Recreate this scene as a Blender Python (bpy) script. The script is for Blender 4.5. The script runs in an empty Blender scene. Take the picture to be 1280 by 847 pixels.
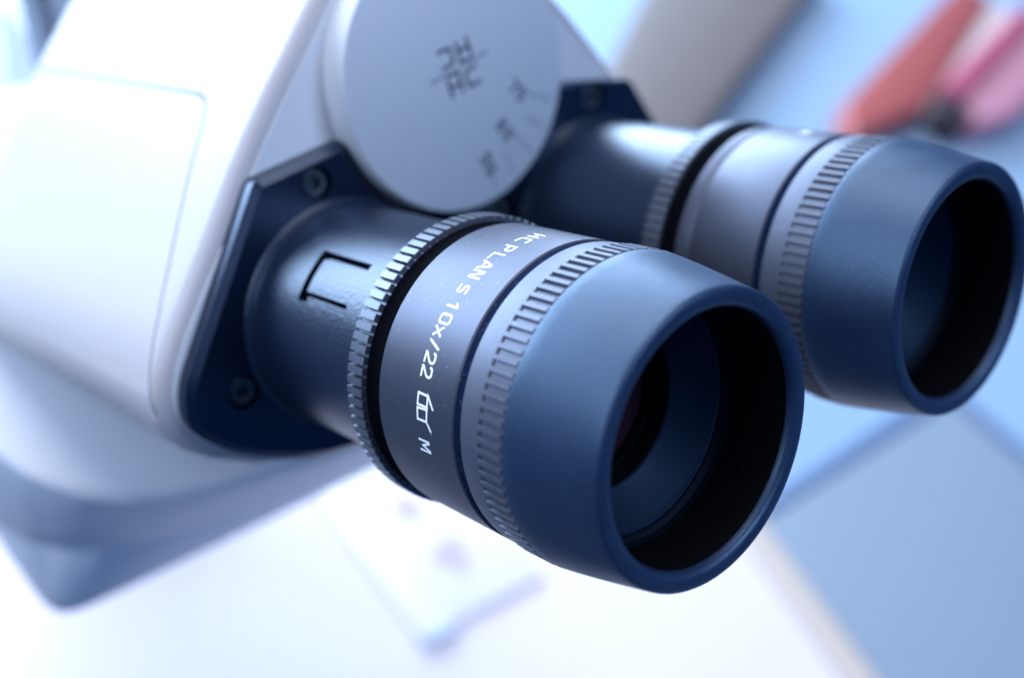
import bpy, bmesh, math, random
from mathutils import Vector, Matrix
random.seed(7)
sc = bpy.context.scene
col = sc.collection
MM = 0.001
TILT = math.radians(30)
CE, SE = math.cos(TILT), math.sin(TILT)
TABLE = -330.0          # table top, mm below the front eyepiece's mouth

# ---------------------------------------------------------------- frames
# head frame: x along the eyepieces towards the viewer, y sideways, z up on the head (mm)
def hw(p):
    """head frame (mm) -> world (m); world origin is on the table under the front eyepiece"""
    x, y, z = p
    return Vector(((CE*x - SE*z)*MM, y*MM, (SE*x + CE*z - TABLE)*MM))
def ww(p):
    """level frame (mm, z measured from the front eyepiece's mouth) -> world (m)"""
    return Vector((p[0]*MM, p[1]*MM, (p[2]-TABLE)*MM))

# ---------------------------------------------------------------- materials
def mat(name, color, rough=0.5, metal=0.0, spec=0.5, coat=0.0):
    m = bpy.data.materials.new(name); m.use_nodes = True
    b = m.node_tree.nodes['Principled BSDF']
    b.inputs['Base Color'].default_value = (*color, 1)
    b.inputs['Roughness'].default_value = rough
    b.inputs['Metallic'].default_value = metal
    b.inputs['Specular IOR Level'].default_value = spec
    b.inputs['Coat Weight'].default_value = coat
    return m
def N(m, t, **kw):
    n = m.node_tree.nodes.new(t)
    for k, v in kw.items(): setattr(n, k, v)
    return n
def L(m, a, b): m.node_tree.links.new(a, b)
def bsdf(m): return m.node_tree.nodes['Principled BSDF']
def coords(m, scale=(1, 1, 1)):
    tc = N(m, 'ShaderNodeTexCoord'); mp = N(m, 'ShaderNodeMapping')
    mp.inputs['Scale'].default_value = scale
    L(m, tc.outputs['Object'], mp.inputs['Vector'])
    return mp.outputs['Vector']
def bump(m, scale, strength, dist, detail=4, vec=None, rough=.55):
    nz = N(m, 'ShaderNodeTexNoise'); nz.inputs['Scale'].default_value = scale
    nz.inputs['Detail'].default_value = detail; nz.inputs['Roughness'].default_value = rough
    L(m, vec if vec else coords(m), nz.inputs['Vector'])
    bp = N(m, 'ShaderNodeBump'); bp.inputs['Strength'].default_value = strength
    bp.inputs['Distance'].default_value = dist
    L(m, nz.outputs['Fac'], bp.inputs['Height'])
    L(m, bp.outputs['Normal'], bsdf(m).inputs['Normal'])
    return nz
def dust(m, base, speck, scale, thr, rough_var=0.0, rough=0.5, mottling=0.0):
    """tiny pale dust specks (Voronoi cells whose seed is bright) and a faint mottling"""
    v = coords(m)
    vo = N(m, 'ShaderNodeTexVoronoi'); vo.inputs['Scale'].default_value = scale
    L(m, v, vo.inputs['Vector'])
    # small distance to seed
    lt = N(m, 'ShaderNodeMath', operation='LESS_THAN'); lt.inputs[1].default_value = .17
    L(m, vo.outputs['Distance'], lt.inputs[0])
    sep = N(m, 'ShaderNodeSeparateColor'); L(m, vo.outputs['Color'], sep.inputs['Color'])
    gt = N(m, 'ShaderNodeMath', operation='GREATER_THAN'); gt.inputs[1].default_value = thr
    L(m, sep.outputs['Red'], gt.inputs[0])
    mul = N(m, 'ShaderNodeMath', operation='MULTIPLY')
    L(m, lt.outputs[0], mul.inputs[0]); L(m, gt.outputs[0], mul.inputs[1])
    nz = N(m, 'ShaderNodeTexNoise'); nz.inputs['Scale'].default_value = 160
    nz.inputs['Detail'].default_value = 6
    L(m, v, nz.inputs['Vector'])
    mx0 = N(m, 'ShaderNodeMix', data_type='RGBA')
    mx0.inputs['A'].default_value = (*[c*(1-mottling) for c in base], 1)
    mx0.inputs['B'].default_value = (*[c*(1+mottling) for c in base], 1)
    L(m, nz.outputs['Fac'], mx0.inputs['Factor'])
    mx = N(m, 'ShaderNodeMix', data_type='RGBA')
    L(m, mul.outputs[0], mx.inputs['Factor'])
    L(m, mx0.outputs['Result'], mx.inputs['A'])
    mx.inputs['B'].default_value = (*speck, 1)
    L(m, mx.outputs['Result'], bsdf(m).inputs['Base Color'])
    if rough_var:
        mr = N(m, 'ShaderNodeMapRange')
        mr.inputs['To Min'].default_value = rough-rough_var; mr.inputs['To Max'].default_value = rough+rough_var
        L(m, nz.outputs['Fac'], mr.inputs['Value']); L(m, mr.outputs['Result'], bsdf(m).inputs['Roughness'])

M = {}
M['white'] = mat('white_paint', (.46, .43, .43), .42); bump(M['white'], 2200, .08, .0001)
M['face'] = mat('pale_grey_paint', (.60, .615, .63), .5); bump(M['face'], 2600, .12, .0001)
M['grey'] = mat('grey_paint', (.64, .69, .74), .5); bump(M['grey'], 2000, .1, .0001)
M['lower'] = mat('lower_grey_paint', (.74, .78, .82), .5)
M['arm'] = mat('dark_grey_paint', (.20, .235, .29), .5)
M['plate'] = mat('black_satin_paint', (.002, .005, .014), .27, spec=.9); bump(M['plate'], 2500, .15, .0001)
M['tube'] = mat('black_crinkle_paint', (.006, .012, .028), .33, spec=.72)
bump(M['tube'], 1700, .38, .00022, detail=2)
bsdf(M['tube']).inputs['Specular Tint'].default_value = (.66, .78, 1.0, 1)  # navy cast of the shade put into the reflection tint
bsdf(M['plate']).inputs['Specular Tint'].default_value = (.5, .66, 1.0, 1)  # same navy shade cast, put into the plate's reflections
M['knurl'] = mat('dark_anodised_knurl', (.14, .155, .19), .45, metal=.75)
bump(M['knurl'], 3000, .15, .0001)
M['barrel'] = mat('dark_anodised_barrel', (.076, .082, .110), .46, metal=.7)
dust(M['barrel'], (.076, .082, .110), (.6, .62, .66), 3300, .975, .05, .46, .06)
M['ring'] = mat('dark_anodised_ring', (.105, .115, .15), .5, metal=.6)
dust(M['ring'], (.105, .115, .15), (.6, .62, .66), 3300, .975, .05, .5, .06)
M['gap'] = mat('matt_black_gap', (.0015, .002, .004), .9, spec=.04)
M['groove'] = mat('dark_groove', (.004, .010, .030), .85, spec=.03)
dust(M['groove'], (.004, .010, .030), (.3, .34, .42), 3600, .86, 0, .6, .1)
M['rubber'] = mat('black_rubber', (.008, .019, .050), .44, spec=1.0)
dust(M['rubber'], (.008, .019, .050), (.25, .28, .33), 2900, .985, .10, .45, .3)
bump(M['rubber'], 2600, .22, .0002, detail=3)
bsdf(M['rubber']).inputs['Specular Tint'].default_value = (.50, .74, 1.0, 1)  # blue reflection tint stands in for the rubber's navy shade cast
M['inner'] = mat('matt_black_inner', (.002, .0025, .004), .8, spec=.06)
dust(M['inner'], (.002, .0025, .004), (.12, .13, .16), 2500, .985, 0, .7, .1)
M['ledge'] = mat('dark_ledge', (.003, .006, .013), .6, spec=.07)
M['cone'] = mat('dark_satin_cone', (.010, .018, .034), .5)
bsdf(M['cone']).inputs['Specular Tint'].default_value = (.4, .65, 1, 1)  # blue shade cast put into the cone's reflections
M['glass'] = mat('coated_lens', (.035, .012, .022), .04, spec=.8); bsdf(M['glass']).inputs['Specular Tint'].default_value = (1, .45, .75, 1)
M['text'] = mat('white_print', (.9, .9, .9), .5)
M['mark'] = mat('grey_print', (.06, .075, .11), .6)
M['tick'] = mat('pale_grey_print', (.34, .37, .43), .6)
M['screw'] = mat('dark_screw_steel', (.06, .075, .10), .42, metal=.6)
M['bench'] = mat('pale_blue_bench', (.27, .39, .51), .5); bump(M['bench'], 60, .05, .001)
M['floor'] = mat('unseen_dark_ground', (.035, .06, .11), .55)  # invented dark tone for the unseen ground, darkens reflections
M['paper'] = mat('white_tray', (.74, .66, .665), .55); bump(M['paper'], 300, .06, .0005)
M['rim'] = mat('beige_edge', (.56, .47, .39), .5)
M['note'] = mat('grey_blue_cover', (.21, .26, .31), .5); bump(M['note'], 400, .1, .0005)
M['noteshade'] = mat('folder_shadow_tone', (.12, .18, .29), .6)  # shadow along the folder's far edges, put into the colour
M['slide'] = mat('clear_slide', (.80, .75, .73), .2)
M['slab'] = mat('slide_label', (.80, .77, .76), .6)
M['slab2'] = mat('slide_edge', (.52, .58, .66), .5)
M['stain'] = mat('violet_stain', (.52, .42, .74), .6)
M['brown'] = mat('grey_brown_board', (.135, .11, .10), .6); bump(M['brown'], 200, .1, .0005)
M['red'] = mat('red_cover', (.33, .075, .065), .5)
M['page'] = mat('beige_pages', (.55, .47, .44), .8)
M['pink'] = mat('pink_card', (.50, .22, .27), .5)
M['pinkd'] = mat('deep_pink_card', (.42, .07, .13), .5)
M['dark'] = mat('inside_shade', (.015, .008, .014), .8)

# ---------------------------------------------------------------- mesh helpers
def mesh_obj(name, verts, faces, m, parent=None, smooth=True, angle=32, fix=True):
    me = bpy.data.meshes.new(name)
    me.from_pydata([tuple(v) for v in verts], [], faces); me.update()
    bm = bmesh.new(); bm.from_mesh(me)
    if fix: bmesh.ops.recalc_face_normals(bm, faces=bm.faces)
    bm.to_mesh(me); bm.free()
    return link(name, me, m, parent, smooth, angle)
def link(name, me, m, parent=None, smooth=True, angle=32):
    if smooth:
        me.shade_smooth()
        me.set_sharp_from_angle(angle=math.radians(angle))
    o = bpy.data.objects.new(name, me); col.objects.link(o)
    if m is not None:
        me.materials.clear(); me.materials.append(m)
    if parent is not None:
        o.parent = parent
        bpy.context.view_layer.update()
        o.matrix_parent_inverse = parent.matrix_world.inverted()
    return o
def lathe(name, prof, m, parent, c=(0, 0), seg=192, closed=False, angle=32):
    """profile of (x, r) turned about the axis y=c0, z=c1 of the head frame"""
    vs, fs = [], []
    n = len(prof)
    for i in range(seg):
        a = 2*math.pi*i/seg
        for x, r in prof:
            vs.append(hw((x, c[0]-r*math.sin(a), c[1]+r*math.cos(a))))
    for i in range(seg):
        j = (i+1) % seg
        for k in range(n-1 if not closed else n):
            k2 = (k+1) % n
            fs.append((i*n+k, i*n+k2, j*n+k2, j*n+k))
    return mesh_obj(name, vs, fs, m, parent, angle=angle)
def disc_fill(prof_r, x, c, seg=96):
    return [hw((x, c[0]-prof_r*math.sin(2*math.pi*i/seg), c[1]+prof_r*math.cos(2*math.pi*i/seg))) for i in range(seg)]
def toothed(name, n, x0, x1, rv, rt, rin, frac, m, parent, c=(0, 0), ch=.35, phase=0.0, slope=.1, sub=3):
    """ring of n axial teeth from x0 to x1 (head frame): valley radius rv, tooth radius rt"""
    vs, fs = [], []
    angs = []
    for i in range(n):
        a0 = i/n
        w = frac/n; s = slope/n
        vw = 1/n - w
        for t in (0, .5): angs.append((a0 + vw*t, rv))
        angs.append((a0+vw-s*.0, rv))
        for q in range(sub): angs.append((a0+vw+s+(w-2*s)*q/(sub-1), rt))
    K = len(angs)
    xs = [(x0, 'in'), (x0, 'lo'), (x0+ch, 'hi'), (x1-ch, 'hi'), (x1, 'lo'), (x1, 'in')]
    for a, r in angs:
        th = 2*math.pi*(a) + phase
        for x, k in xs:
            rr = rin if k == 'in' else (r if k == 'hi' else min(r, rt-ch*.55 if r > rv else rv))
            vs.append(hw((x, c[0]-rr*math.sin(th), c[1]+rr*math.cos(th))))
    n6 = len(xs)
    for i in range(K):
        j = (i+1) % K
        for k in range(n6-1):
            fs.append((i*n6+k, i*n6+k+1, j*n6+k+1, j*n6+k))
    return mesh_obj(name, vs, fs, m, parent, angle=24)
def prism(name, outline, x0, x1, m, parent, frame=hw, bev=0.0, segs=3, axis='x', both=False, angle=35):
    """outline of (y,z) [axis x] or (x,y) [axis z] extruded from x0 (back) to x1 (front), front edge bevelled"""
    def P(u, v, w):
        return (w, u, v) if axis == 'x' else (u, v, w) if axis == 'z' else (u, w, v)
    bm = bmesh.new()
    A = [bm.verts.new(frame(P(u, v, x0))) for u, v in outline]
    B = [bm.verts.new(frame(P(u, v, x1))) for u, v in outline]
    fa = bm.faces.new(A); fb = bm.faces.new(B)
    n = len(A)
    for i in range(n):
        bm.faces.new((A[i], A[(i+1) % n], B[(i+1) % n], B[i]))
    bmesh.ops.recalc_face_normals(bm, faces=bm.faces)
    if bev:
        ed = list(fb.edges) + (list(fa.edges) if both else [])
        bmesh.ops.bevel(bm, geom=ed, offset=bev*MM, segments=segs, profile=.5, affect='EDGES', clamp_overlap=True)
    me = bpy.data.meshes.new(name); bm.to_mesh(me); bm.free()
    return link(name, me, m, parent, angle=angle)
def rounded(pts, radii, seg=6):
    """round the corners of a closed polygon"""
    out = []
    n = len(pts)
    if not isinstance(radii, (list, tuple)): radii = [radii]*n
    for i in range(n):
        p0, p1, p2 = Vector(pts[i-1]), Vector(pts[i]), Vector(pts[(i+1) % n])
        r = radii[i]
        if r <= 0: out.append(tuple(p1)); continue
        d1 = (p0-p1); d2 = (p2-p1)
        l = min(r, d1.length*.48, d2.length*.48)
        a = p1+d1.normalized()*l; b = p1+d2.normalized()*l
        for k in range(seg+1):
            t = k/seg
            q = a.lerp(p1, t).lerp(p1.lerp(b, t), t)
            out.append(tuple(q))
    return out
def boolean(o, cutter, op='DIFFERENCE'):
    """apply a boolean to o's mesh and remove the cutter"""
    md = o.modifiers.new('b', 'BOOLEAN'); md.object = cutter; md.operation = op; md.solver = 'EXACT'
    dg = bpy.context.evaluated_depsgraph_get()
    me = bpy.data.meshes.new_from_object(o.evaluated_get(dg))
    o.modifiers.clear(); o.data = me
    bpy.data.objects.remove(cutter)
def resharp(o, angle=32):
    o.data.shade_smooth(); o.data.set_sharp_from_angle(angle=math.radians(angle))
def cyl_cutter(c, r, x0, x1, seg=40):
    return prism('cutter', [(c[0]+r*math.cos(2*math.pi*i/seg), c[1]+r*math.sin(2*math.pi*i/seg)) for i in range(seg)], x0, x1, None, None)
def empty(name, loc):
    o = bpy.data.objects.new(name, None); col.objects.link(o); o.location = loc
    o.empty_display_size = .02
    bpy.context.view_layer.update()
    return o
def tag(o, label=None, cat=None, group=None, kind=None):
    if label: o['label'] = label
    if cat: o['category'] = cat
    if group: o['group'] = group
    if kind: o['kind'] = kind
    return o

# ---------------------------------------------------------------- stroke lettering
W = .62
GL = {
 'H': [[(0, 0), (0, 1)], [(W, 0), (W, 1)], [(0, .5), (W, .5)]],
 'C': [[(W, 1), (.13, 1), (0, .87), (0, .13), (.13, 0), (W, 0)]],
 'P': [[(0, 0), (0, 1), (W-.12, 1), (W, .88), (W, .54), (W-.12, .42), (.02, .42)]],
 'L': [[(0, 1), (0, 0), (W, 0)]],
 'A': [[(-.05, 0), (W/2-.06, 1), (W/2+.06, 1), (W+.05, 0)], [(.1, .27), (W-.1, .27)]],
 'N': [[(0, 0), (0, 1), (.1, 1), (W-.1, 0), (W, 0), (W, 1)]],
 'S': [[(W, 1), (.12, 1), (0, .88), (0, .64), (.12, .52), (W-.12, .48), (W, .36), (W, .12), (W-.12, 0), (0, 0)]],
 '1': [[(.08, .80), (.34, 1), (.34, 0)]],
 '0': [[(.12, 1), (W-.12, 1), (W, .88), (W, .12), (W-.12, 0), (.12, 0), (0, .12), (0, .88), (.12, 1), (W-.12, 1)]],
 'x': [[(.02, .02), (W-.02, .72)], [(.02, .72), (W-.02, .02)]],
 '/': [[(.06, 0), (W-.1, 1)]],
 '2': [[(0, .82), (.04, .94), (.16, 1), (W-.14, 1), (W, .87), (W, .62), (W-.08, .5), (0, .08), (0, 0), (W, 0)]],
 'M': [[(0, 0), (0, 1), (.1, 1), (.38, .3), (.66, 1), (.76, 1), (.76, 0)]],
 '5': [[(W, 1), (0, 1), (0, .55), (W-.12, .55), (W, .43), (W, .12), (W-.12, 0), (0, 0)]],
 '6': [[(W, 1), (.12, 1), (0, .88), (0, .12), (.12, 0), (W-.12, 0), (W, .12), (W, .4), (W-.12, .52), (0, .52)]],
 '7': [[(0, 1), (W, 1), (W, .9), (.22, 0)]],
}
def ribbon(pts, sw, step):
    """mitred ribbon of width sw along a polyline -> list of (left, right)"""
    P = [Vector(p) for p in pts]
    Q = [P[0]]
    for a, b in zip(P, P[1:]):
        n = max(1, int((b-a).length/step))
        for k in range(1, n+1): Q.append(a.lerp(b, k/n))
    Q[0] = Q[0]+(Q[0]-Q[1]).normalized()*sw*.45
    Q[-1] = Q[-1]+(Q[-1]-Q[-2]).normalized()*sw*.45
    out = []
    for i, q in enumerate(Q):
        d1 = (q-Q[i-1]).normalized() if i else (Q[1]-q).normalized()
        d2 = (Q[i+1]-q).normalized() if i < len(Q)-1 else d1
        n1 = Vector((-d1.y, d1.x)); n2 = Vector((-d2.y, d2.x))
        b = (n1+n2)
        b = b.normalized() if b.length > 1e-6 else n1
        k = sw/2/max(.55, b.dot(n1))
        out.append((q+b*k, q-b*k))
    return out
def strokes_mesh(name, polys, sw, place, m, parent, step=.3):
    """polys: polylines in mm; place(u, v, lift) -> world point"""
    vs, fs = [], []
    for i, pl in enumerate(polys):
        rb = ribbon(pl, sw, step)
        b = len(vs)
        for l, r in rb:
            vs.append(place(l.x, l.y, i % 7*.002)); vs.append(place(r.x, r.y, i % 7*.002))
        for k in range(len(rb)-1):
            fs.append((b+2*k, b+2*k+1, b+2*k+3, b+2*k+2))
    return mesh_obj(name, vs, fs, m, parent, smooth=False, fix=False)
def text_polys(ch, h, u0, v0, width=None):
    return [[(u0+x*h, v0+y*h) for x, y in pl] for pl in GL[ch]]

# ================================================================= MICROSCOPE
CY = 30.2                       # middle plane of the head
root = empty('microscope', ww((-180, CY, TABLE)))
tag(root, 'white microscope head with two black eyepieces and a round dial between them', 'microscope')

# ---- head housing: prism along the eyepiece axis
half = [(7.6, 54.0), (1.0, 46.6), (-4.6, 40.4), (-9.6, 34.4), (-14.2, 28.4), (-21.2, 18.6), (-27.6, 10.0), (-31.4, 4.6),
        (-34.2, -.2), (-35.9, -4.6), (-36.1, -8.2), (-34.8, -12.0), (-32.0, -15.6), (-28.0, -18.8), (-20.0, -23.2), (-9.0, -27.2), (4, -29.0), (17, -29.6)]
arc = []
for k in range(1, 14):
    a = math.radians(142 - (142-38)*k/14)
    arc.append((CY+28.7*math.cos(a), 36.3+28.7*math.sin(a)))
outline = [(2*CY-y, z) for y, z in half]          # right side, top -> bottom
outline = outline + half[::-1]                     # left side, bottom -> top
outline = outline + arc                            # over the top, left -> right
housing = prism('head_housing', outline, -188, -86, M['white'], root, bev=3.2, segs=5, both=True, angle=28)

# side panel: pocket in the left flank of the housing, and the panel that fills it
e1 = Vector((0, -.616, -.788)); nrm = Vector((0, -.788, .616)); o1 = Vector((0, 6.5, 52.7))
def flank(x, s, d):             # s mm down the flank from the top corner, d mm outwards
    return o1*1 + Vector((x, 0, 0)) + e1*s + nrm*d
def flank_block(grow):
    g = grow
    pts = [(-215, 18.2-g), (-106.5+g*.8, 19.2-g), (-103.0+g, 22.4-g), (-98.6+g, 40), (-92.6+g, 58), (-89.0+g, 70), (-86.0+g*.6, 78), (-84.5, 92), (-215, 92)]
    ro = rounded(pts, [0, 3, 3, 0, 0, 0, 0, 0, 0], 5)
    A = [hw(flank(x, s, -4)) for x, s in ro]; B = [hw(flank(x, s, 9)) for x, s in ro]
    n = len(ro)
    fs = [tuple(range(n)), tuple(range(n, 2*n))] + [(i, (i+1) % n, n+(i+1) % n, n+i) for i in range(n)]
    return A+B, fs
pan = prism('side_panel', outline, -188, -86, M['white'], root, bev=3.2, segs=5, both=True, angle=28)
v, f = flank_block(-.28)
boolean(pan, mesh_obj('cutter', v, f, None, None, smooth=False), 'INTERSECT')
v, f = flank_block(.28)
boolean(housing, mesh_obj('cutter', v, f, None, None, smooth=False), 'DIFFERENCE')
for o in (pan, housing): resharp(o, 28)
# grey front panel let into the housing's front (its face is the shaded one)
fo = []
cx, cz = CY, 12
for y, z in outline:
    d = Vector((y-cx, z-cz)); d = d*(1-3.0/d.length); fo.append((cx+d.x, cz+d.y))
prism('front_panel', fo, -88, -85.8, M['face'], root, bev=.2, segs=2)

# ---- interpupillary dial
DC = (29.9, 36.3); DR = 24.55
dial = lathe('interpupillary_dial', [(-86, DR+.25), (-80.4, DR+.25), (-79.75, DR+.05), (-79.5, DR-.5), (-79.5, .01)], M['face'], root, c=DC, seg=160, angle=40)
def on_dial(u, v, lift, cx=DC[0], cz=DC[1], rot=0):
    ca, sa = math.cos(rot), math.sin(rot)
    return hw((-79.46+lift, cx + u*ca - v*sa, cz + u*sa + v*ca))
# centre mark: HC above a line, HC turned over below it
def dialproj(y, z): return (y-DC[0], z-DC[1])
rot = math.radians(13)
h = 3.0
mid = (29.7, 37.4)
S_ = 1.38                       # wide letters
pol = []
for ch, u in (('H', -3.3), ('C', .85)):
    pol += [[(u+(x-u)*S_, y) for x, y in pl] for pl in text_polys(ch, h, u, -1.15-h)]
pol += [[(-x, -y) for x, y in pl] for pl in list(pol)]
pol += [[(-2.9, -.42), (-.5, -.42)], [(.5, .42), (2.9, .42)]]
strokes_mesh('dial_lettering', pol, .62, lambda u, v, l: on_dial(u, v, l, mid[0], mid[1], rot), M['mark'], dial)
strokes_mesh('dial_line', [[(-6.6, 0), (-3.2, 0)], [(3.2, 0), (6.6, 0)]], .7, lambda u, v, l: on_dial(u, v, l, mid[0], mid[1], rot), M['tick'], dial)
def pang(y, z): return math.atan2(z-DC[1], y-DC[0])
nums = []
for txt, (y, z), deg in (('75', (42.7, 30.5), -48), ('65', (38.5, 24.0), -60), ('55', (33.6, 18.7), -72)):
    ru = math.radians(deg)
    hh = 2.1
    for k, ch in enumerate(txt):
        u0 = -1.95+k*2.35
        for pl in text_polys(ch, hh, u0, -hh/2):
            q = [Vector((y + uu*math.cos(ru) - vv*math.sin(ru), z + uu*math.sin(ru) + vv*math.cos(ru))) for uu, vv in pl]
            nums.append([(p.x, p.y) for p in q])
strokes_mesh('dial_numbers', nums, .5, lambda u, v, l: on_dial(u, v, l, 0, 0, 0), M['mark'], dial)
ticks = []
a0, a1 = pang(43.2, 30.4), pang(33.7, 18.5)
for k in range(5):
    a = a0 + (a1-a0)*k/4
    r0 = 17.0 if k % 2 == 0 else 18.3
    ticks.append([(DC[0]+r0*math.cos(a), DC[1]+r0*math.sin(a)), (DC[0]+22.6*math.cos(a), DC[1]+22.6*math.sin(a))])
strokes_mesh('dial_ticks', ticks, .75, lambda u, v, l: on_dial(u, v, l, 0, 0, 0), M['tick'], dial)

# ---- the two tube plates and their screws
def arc_pts(a0, a1, r, n=14):
    return [(DC[0]+r*math.cos(math.radians(a0+(a1-a0)*k/n)), DC[1]+r*math.sin(math.radians(a0+(a1-a0)*k/n))) for k in range(n+1)]
RA = DR+1.0
pF = [(30.0, -16)] + [(30.0, DC[1]-RA)] + arc_pts(-90, -162.5, RA)[1:] + [(5.2, 29.6)] + \
     rounded([(5.2, 29.6), (-12.4, 27.2), (-32.1, -2.8), (-32.8, -10.0), (-25.7, -17.2), (-11.8, -24.3), (6, -27.0), (22, -24.2), (30, -17)], [0, 1.2, 5, 4, 5, 6, 8, 6, 0], 5)[1:-1]
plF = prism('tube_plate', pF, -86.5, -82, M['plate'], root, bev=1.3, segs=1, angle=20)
pB = [(30.6, -16), (30.6, DC[1]-RA)] + arc_pts(-90, -15.8, RA)[1:] + \
     rounded([(DC[0]+RA*math.cos(math.radians(-15.8)), 29.3), (75.4, 25.9), (93.5, -3.0), (94.2, -9.6), (86.5, -16.2), (72, -23.2), (55, -25.8), (39, -23), (30.6, -16)], [0, 1.2, 5, 4, 5, 6, 8, 6, 0], 5)[1:-1]
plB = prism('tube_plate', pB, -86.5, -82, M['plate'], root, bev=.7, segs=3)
def screw(parent, c, r=2.45):
    boolean(parent, cyl_cutter(c, r+.55, -84.6, -80), 'DIFFERENCE')
    n = 72
    O, B_, S, D = [], [], [], []
    for i in range(n):
        a = 2*math.pi*i/n
        rs = 1.12+.22*math.cos(6*a)
        O.append(hw((-84.6, c[0]+r*math.cos(a), c[1]+r*math.sin(a))))
        B_.append(hw((-82.75, c[0]+r*math.cos(a), c[1]+r*math.sin(a))))
        S.append(hw((-82.5, c[0]+(r-.35)*math.cos(a), c[1]+(r-.35)*math.sin(a))))
        D.append(hw((-82.6, c[0]+rs*math.cos(a), c[1]+rs*math.sin(a))))
    E_ = [hw((-83.7, c[0]+(1.12+.22*math.cos(12*math.pi*i/n))*math.cos(2*math.pi*i/n), c[1]+(1.12+.22*math.cos(12*math.pi*i/n))*math.sin(2*math.pi*i/n))) for i in range(n)]
    rings = [O, B_, S, D, E_]
    vs = sum(rings, []); fs = []
    for k in range(4):
        for i in range(n):
            j = (i+1) % n
            fs.append((k*n+i, k*n+j, (k+1)*n+j, (k+1)*n+i))
    fs.append(tuple(4*n+i for i in range(n)))
    return mesh_obj('screw', vs, fs, M['screw'], parent, angle=30)
for c in ((-1.6, 24.0), (-22.3, -6.5)): screw(plF, c)
for c in ((64.4, 24.5), (37.0, 8.9)): screw(plB, c)
resharp(plF, 20); resharp(plB, 35)

# ---- eyepiece tubes (fixed to the plates) with the U-shaped spring cut
def tube(c):
    R = 19.45
    prof = [(-83, R+1.2), (-82.0, R+1.1), (-81.6, R+.85), (-81.2, R+.3), (-80.6, R+.06), (-79, R), (-46.5, R), (-46.5, R-3), (-83, R-3)]
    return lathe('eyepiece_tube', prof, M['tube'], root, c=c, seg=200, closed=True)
def cyl_point(x, th, r, c):
    a = math.radians(th)
    return hw((x, c[0]-r*math.sin(a), c[1]+r*math.cos(a)))
def u_cut(c):
    """U-shaped groove cutter around the tube, in (x, angle) coordinates"""
    segs = [(-69.1, -56.1, 30.7, 33.1, 15.2), (-69.25, -67.5, 30.5, 56.9, 15.2), (-69.1, -56.3, 51.9, 54.0, 15.2), (-68.9, -56.0, 32.8, 34.9, 18.8), (-68.9, -56.2, 53.6, 57.2, 18.8)]
    out = []
    for x0, x1, t0, t1, rf in segs:
        n = max(2, int((t1-t0)/1.5))
        vs, fs = [], []
        for k in range(n+1):
            t = t0+(t1-t0)*k/n
            for r in (rf, 20.6):
                for x in (x0, x1): vs.append(cyl_point(x, t, r, c))
        for k in range(n):
            a = k*4; b = a+4
            fs += [(a, a+1, b+1, b), (a+2, b+2, b+3, a+3), (a, b, b+2, a+2), (a+1, a+3, b+3, b+1)]
        fs += [(0, 2, 3, 1), (n*4, n*4+1, n*4+3, n*4+2)]
        out.append(mesh_obj('cutter', vs, fs, None, None, smooth=False))
    return out
tF = tube((0.15, .15))
for c_ in u_cut((0.15, .15)): boolean(tF, c_)
resharp(tF, 30)
tB = tube((61.9, .7))

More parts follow.
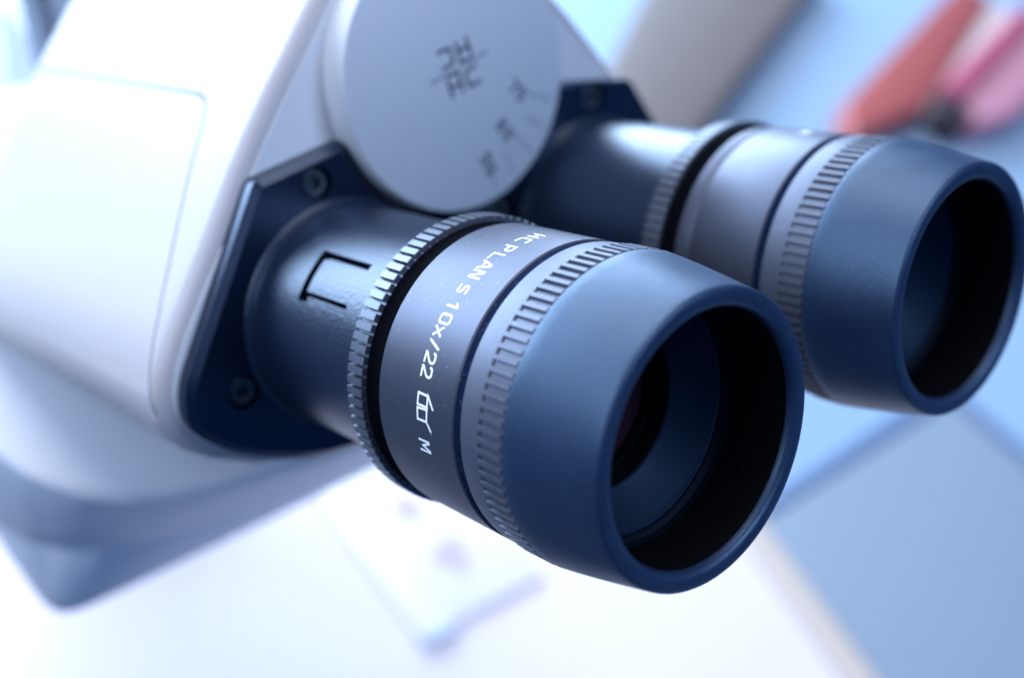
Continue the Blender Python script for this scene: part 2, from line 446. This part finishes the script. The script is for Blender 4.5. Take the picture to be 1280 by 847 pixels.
# ---- eyepiece: barrel, collar, gap ring, lettering, groove ring, focus ring, eyecup, lens
LET = [('H', -4.4), ('C', 1.6), ('P', 9.3), ('L', 15.4), ('A', 20.6), ('N', 25.6), ('S', 32.8), ('1', 40.1), ('0', 45.2), ('x', 50.0), ('/', 54.9), ('2', 59.6), ('2', 64.6), ('M', 91.8)]
def eyepiece(c, turn, label):
    bar = lathe('eyepiece', [(-41.45, 20.6), (-41.45, 21.75), (-41.2, 22.02)] + ([(-38.45, 22.05), (-38.3, 22.0), (-38.15, 22.06)] if turn else []) + [(-24.75, 22.18), (-24.5, 22.0), (-24.5, 20.6)], M['barrel'], root, c=c, seg=240, closed=True)
    bar['label'] = label
    toothed('knurled_collar', 88, -48.35, -44.75, 21.7, 22.66, 19.0, .74, M['knurl'], bar, c=c, ch=.14, phase=math.radians(1.2), slope=.04)
    lathe('gap_ring', [(-44.8, 19.5), (-44.8, 21.75), (-44.3, 21.6), (-41.5, 21.3), (-41.4, 20.0)], M['gap'], bar, c=c)
    lathe('groove_ring', [(-24.9, 20.0), (-24.9, 21.98), (-22.9, 21.98), (-22.9, 20.0)], M['groove'], bar, c=c)
    lathe('focus_ring', [(-23.15, 20.5), (-23.15, 21.95), (-22.95, 22.15), (-22.6, 22.2), (-19.5, 22.26), (-19.25, 22.1), (-19.2, 21.98), (-14.7, 21.98), (-14.7, 20.5)], M['ring'], bar, c=c, seg=240)
    toothed('focus_knurl', 90, -19.35, -14.75, 21.96, 22.52, 21.0, .5, M['ring'], bar, c=c, ch=.1, phase=math.radians(.9), slope=.04)
    cup = [(-14.8, 20.5), (-14.8, 22.25), (-14.65, 22.42), (-14.3, 22.45), (-12.5, 22.22), (-10, 21.86), (-7, 21.38), (-4.5, 20.95), (-2.2, 20.55), (-.7, 20.3), (-.38, 20.22), (-.18, 20.08), (-.06, 19.86), (.0, 19.55), (.02, 19.0), (.0, 18.5), (-.12, 18.1), (-.35, 17.78), (-.7, 17.56), (-1.2, 17.42), (-2.5, 17.4), (-8, 17.5), (-10.6, 17.6), (-11.2, 17.45), (-11.5, 17.1), (-11.7, 16.6), (-12.4, 16.35)]
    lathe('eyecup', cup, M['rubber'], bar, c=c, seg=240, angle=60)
    lathe('cup_lining', [(-1.3, 17.405), (-2.5, 17.385), (-8, 17.485), (-10.4, 17.57)], M['inner'], bar, c=c, seg=200)
    lathe('cup_ledge', [(-10.5, 17.57), (-11.2, 17.43), (-11.48, 17.06), (-11.68, 16.57), (-12.3, 16.42)], M['ledge'], bar, c=c, seg=160)
    lathe('lens_cone', [(-12.2, 16.5), (-13, 16.0), (-17.3, 12.35), (-17.5, 12.15), (-17.8, 12.05)], M['cone'], bar, c=c, seg=160)
    lathe('lens_mount', [(-17.55, 12.2), (-18.0, 11.9), (-20.5, 11.7), (-20.5, 11.0), (-22.5, 10.8)], M['inner'], bar, c=c, seg=160)
    lathe('lens', [(-22.0 + 2.2*(1-(r/11.3)**2), max(r, .01)) for r in [11.3*k/12 for k in range(12, -1, -1)]], M['glass'], bar, c=c, seg=128)
    # white lettering printed round the barrel
    h = 2.08; R0 = 22.135
    polys = []
    for ch, th in LET:
        w = .76 if ch == 'M' else W
        h = 1.75 if ch == 'S' else 2.08
        u = math.radians(th+turn)*22.1 - w*h/2
        polys += text_polys(ch, h, u, -32.2)
    def A(th, x): return (math.radians(th+turn)*22.1, x)
    # pictogram: a pair of spectacles seen from the side
    polys += [[A(72.6, -30.1), A(72.4, -32.15), A(76.6, -32.2), A(76.7, -30.1)],
              [A(77.6, -30.1), A(77.8, -32.2), A(82.0, -32.15), A(82.0, -30.2)],
              [A(82.0, -30.2), A(72.3, -30.1), A(76.6, -28.9)],
              [A(82.1, -30.2), A(86.8, -28.85)]]
    def place(u, v, l):
        th = u/22.1
        r = R0+l
        return hw((v, c[0]-r*math.sin(th), c[1]+r*math.cos(th)))
    strokes_mesh('lettering', polys, .34, place, M['text'], bar, step=.25)
    return bar
eF = eyepiece((0, 0), 0, 'front eyepiece, its barrel lettered HC PLAN S 10x/22 in white')
eB = eyepiece((61.75, .25), -97, 'rear eyepiece with its lettering turned away')

# ---- lower body under the head (level), lofted through three outlines
def mirror_close(left, back):
    pts = left + [(x, 2*CY-y) for x, y in left[::-1]]
    return [(back, left[0][1])] + pts + [(back, 2*CY-left[0][1])]
def resample(pts, n):
    P = [Vector(p) for p in pts]; P.append(P[0])
    ln = [0]
    for a, b in zip(P, P[1:]): ln.append(ln[-1]+(b-a).length)
    out = []; k = 0
    for i in range(n):
        t = ln[-1]*i/n
        while ln[k+1] < t: k += 1
        out.append(P[k].lerp(P[k+1], (t-ln[k])/max(1e-9, ln[k+1]-ln[k])))
    return out
top_l = [(-150, -50), (-135, -49), (-124, -47), (-117, -45), (-111, -43), (-106, -40), (-101, -36), (-95, -28), (-91, -19), (-88.5, -10), (-87, -1), (-85, 12), (-84, 24)]
mid_l = [(-150, -48), (-138, -46.5), (-130, -45), (-124, -43.2), (-118, -40.4), (-112.5, -35), (-108, -27), (-105, -20), (-103, -13), (-101.4, -4), (-100, 6), (-98.6, 18), (-98, 26)]
bot_l = [(-150, -40.5), (-140, -40.3), (-130, -40), (-120, -39.4), (-114.5, -38.8), (-111.5, -37.2), (-109.8, -34.4), (-109.3, -30), (-109.2, -20), (-109.1, -10), (-109, 2), (-109, 14), (-109, 26)]
def loft(name, secs, m, n=220, angle=40):
    vs, fs = [], []
    for left, z, g in secs:
        pts = mirror_close(left, -235)
        c = Vector((-170, CY))
        for p in resample(pts, n):
            d = p-c
            q = c+d*(1-g/d.length)
            vs.append(ww((q.x, q.y, z)))
    for k in range(len(secs)-1):
        for i in range(n):
            j = (i+1) % n
            fs.append((k*n+i, k*n+j, (k+1)*n+j, (k+1)*n+i))
    fs.append(tuple(range(n))); fs.append(tuple((len(secs)-1)*n+i for i in range(n)))
    return mesh_obj(name, vs, fs, m, root, angle=angle)
loft('stand_body', [(top_l, -104.2, 3.0), (top_l, -104.5, 1.6), (top_l, -105.2, .5), (top_l, -106.4, 0), (mid_l, -139.4, 0), (mid_l, -140, .6)], M['grey'])
loft('lower_cover', [(mid_l, -140.05, 1.0), (mid_l, -140.6, .5), (bot_l, -163, 0), (bot_l, -164.4, .5), (bot_l, -165, 1.6)], M['lower'])
# arm behind the head, column and foot
prism('arm', [(-268, -60), (-219.5, -176), (-207, -150), (-256, -60)], 22, 60, M['arm'], root, frame=ww, axis='y', bev=1.5, both=True)
prism('arm_cover', [(-252.5, -60), (-205, -149), (-190, -112), (-215, -60)], 24, 58, M['arm'], root, frame=ww, axis='y', bev=1.5, both=True)
prism('column', rounded([(-320, 40), (-262, 40), (-262, 90), (-320, 90)], 10), TABLE+14, -130, M['grey'], root, frame=ww, axis='z')
prism('arm_bridge', rounded([(-318, 42), (-205, 42), (-205, 88), (-318, 88)], 5), -164, -128, M['grey'], root, frame=ww, axis='z', bev=3)
prism('foot', rounded([(-340, 20), (-255, 20), (-255, 110), (-340, 110)], 12), TABLE+4.2, TABLE+18, M['white'], root, frame=ww, axis='z', bev=3)

# ================================================================= SETTING AND BACKGROUND
def sheet(name, x0, y0, x1, y1, z, m):
    return mesh_obj(name, [ww((x0, y0, z)), ww((x1, y0, z)), ww((x1, y1, z)), ww((x0, y1, z))], [(0, 1, 2, 3)], m, None, smooth=False, fix=False)
tag(sheet('ground', -2200, -900, 700, 2600, TABLE-3, M['floor']), kind='structure')  # unseen dark ground, added to darken what the eyecup reflects
tag(prism('added_bench_cover', [(-1000, -60), (-480, -60), (-480, 255), (420, 150), (420, 1500), (-1000, 1900)], TABLE-2.5, TABLE, M['bench'], None, frame=ww, axis='z'), 'pale blue bench cover added over the dark ground beside the white tray', 'bench cover')  # added layer: gives the bench its pale tone above the dark ground

# white tray with a beige edge on its right side
tray = empty('tray', ww((-150, 100, TABLE)))
tag(tray, 'broad white tray with beige right edge lying under the microscope', 'tray')
trl = [(-470, -28), (-215, -95), (-120, -60), (130, 190), (130, 236), (-73, 279), (-470, 364)]  # left edge cut short so the eyecup reflects dark ground
prism('tray_plate', trl, TABLE-2.9, TABLE+4, M['paper'], tray, frame=ww, axis='z', bev=1)
prism('tray_edge', [(130, 236.5), (130, 252), (-73, 296), (-470, 381), (-470, 364.5), (-73, 279.5)], TABLE+.4, TABLE+5.5, M['rim'], tray, frame=ww, axis='z', bev=1)

# specimen slide with two violet stains
sl = empty('specimen_slide', ww((-145, 150, TABLE+4)))
tag(sl, 'clear specimen slide with two violet stains on the white tray', 'slide')
so = [(-205, 120), (-116.5, 116), (-113.4, 181), (-202, 185)]
prism('slide_glass', so, TABLE+4.3, TABLE+6.3, M['slide'], sl, frame=ww, axis='z', bev=.3)
prism('slide_frame', [(-120, 115), (-113, 115), (-112, 131), (-119, 131)], TABLE+4.3, TABLE+7.5, M['slab2'], sl, frame=ww, axis='z', bev=.4)
for k, (x, y, rx, ry) in enumerate(((-173, 150, 8, 7), (-143, 152, 9, 8.5))):
    pts = []
    for i in range(40):
        a = 2*math.pi*i/40
        r = 1+.16*math.sin(3*a+k)+.10*math.sin(5*a+2*k)+.06*math.sin(9*a)
        pts.append((x+rx*r*math.cos(a), y+ry*r*math.sin(a)))
    prism('stain', pts, TABLE+6.35, TABLE+6.6, M['stain'], sl, frame=ww, axis='z')

# grey-blue folder on the bench
fo_ = empty('folder', ww((0, 370, TABLE)))
tag(fo_, 'grey blue folder lying on the bench below the rear eyepiece', 'folder')
prism('cover', [(-79, 297.8), (160, 246.5), (160, 462), (-76, 466)], TABLE+1, TABLE+5, M['note'], fo_, frame=ww, axis='z', bev=1)
prism('shadow_strip', [(-88, 301), (-80.5, 299), (-78, 468), (160, 464), (160, 474), (-89, 478)], TABLE+.6, TABLE+4.5, M['noteshade'], fo_, frame=ww, axis='z', bev=.6)  # dark strip stands in for the shadow at the far edges

# grey-brown board box
tag(prism('storage_box', [(-300, 466), (-307, 429), (-378, 456), (-485, 623), (-530, 740), (-437, 785)], TABLE+.5, TABLE+20, M['brown'], None, frame=ww, axis='z', bev=3),
    'grey brown box behind the round dial on the bench', 'box')

# red book: cover and pages
bk = empty('book', ww((-320, 760, TABLE)))
tag(bk, 'red covered book lying behind the rear eyepiece', 'book')
prism('cover', [(-262, 600), (-290, 622), (-374, 905), (-345, 915), (-262, 690)], TABLE+.5, TABLE+22, M['red'], bk, frame=ww, axis='z', bev=3)
prism('pages', [(-262, 692), (-344, 913), (-312, 925), (-250, 735)], TABLE+.8, TABLE+18, M['page'], bk, frame=ww, axis='z', bev=2)
# pink box with a dark opening
pk = empty('pink_box', ww((-270, 830, TABLE)))
tag(pk, 'pink box with a dark open end beside the red book', 'box')
prism('box_body', [(-232, 712), (-255, 725), (-308, 930), (-262, 940), (-225, 760)], TABLE+.5, TABLE+20, M['pink'], pk, frame=ww, axis='z', bev=2)
prism('lid', [(-256, 727), (-309, 935), (-322, 930), (-270, 720)], TABLE+.5, TABLE+26, M['pinkd'], pk, frame=ww, axis='z', bev=2)
prism('opening_shade', [(-240, 690), (-268, 706), (-262, 735), (-236, 722)], TABLE+.5, TABLE+21, M['dark'], pk, frame=ww, axis='z', bev=2)  # solid dark block, shade inside the open end put into its colour

# ================================================================= CAMERA
Rhc = ((0.658568, 0.744001, -0.112921), (0.21438, -0.329329, -0.919556), (-0.721339, 0.581382, -0.376385))
thc = (25.143, 13.169, 152.465)
FPX = 1503.52
Rm = Matrix(Rhc); t = Vector(thc)
camh = -(Rm.transposed() @ t)
def hdir(v): return Vector((CE*v[0]-SE*v[2], v[1], SE*v[0]+CE*v[2]))
ax = hdir(Rm.row[0]); ay = hdir(-Vector(Rm.row[1])); az = hdir(-Vector(Rm.row[2]))
cam = bpy.data.cameras.new('camera'); co = bpy.data.objects.new('camera', cam); col.objects.link(co)
mw = Matrix((ax, ay, az)).transposed().to_4x4(); mw.translation = hw(camh)
co.matrix_world = mw
cam.sensor_width = 36; cam.lens = FPX/1280*36
cam.clip_start = .01; cam.clip_end = 20
cam.dof.use_dof = True
cam.dof.focus_distance = .164
cam.dof.aperture_fstop = cam.lens/5.1
sc.camera = co

# ================================================================= LIGHT
def area(name, loc, target, size, power, color, sy=None):
    ld = bpy.data.lights.new(name, 'AREA'); ld.energy = power; ld.color = color
    ld.size = size
    if sy: ld.shape = 'RECTANGLE'; ld.size_y = sy
    o = bpy.data.objects.new(name, ld); col.objects.link(o)
    o.location = loc
    d = Vector(target)-Vector(loc)
    o.rotation_euler = d.to_track_quat('-Z', 'Y').to_euler()
    return o
tgt = (-.06, .03, .28)
area('window_lamp', (tgt[0]-1.45, tgt[1]+.18, tgt[2]+.17), (tgt[0], tgt[1], tgt[2]), 2.3, 112, (.54, .73, 1.0), .85)
area('ceiling_lamp', (tgt[0]-1.35, tgt[1]+.15, tgt[2]+2.3), (tgt[0]-.1, tgt[1]+.1, 0), 1.8, 56, (1.0, .93, .95))
area('side_lamp', (tgt[0]-.32, tgt[1]-1.1, tgt[2]+.75), tgt, .8, 13, (.66, .78, 1.0))
area('fill_lamp', (tgt[0]+.95, tgt[1]+.5, tgt[2]+1.5), tgt, .8, 20, (.48, .66, 1.0))  # added frontal fill, brightens the head's shaded front face
w = bpy.data.worlds.new('World'); sc.world = w; w.use_nodes = True
bg = w.node_tree.nodes['Background']; bg.inputs['Color'].default_value = (.10, .34, 1.0, 1); bg.inputs['Strength'].default_value = .25

sc.render.engine = 'CYCLES'
sc.cycles.use_denoising = True
sc.cycles.max_bounces = 8
sc.view_settings.view_transform = 'Standard'; sc.view_settings.look = 'None'
sc.view_settings.exposure = 0; sc.view_settings.gamma = 1
sc.render.film_transparent = False
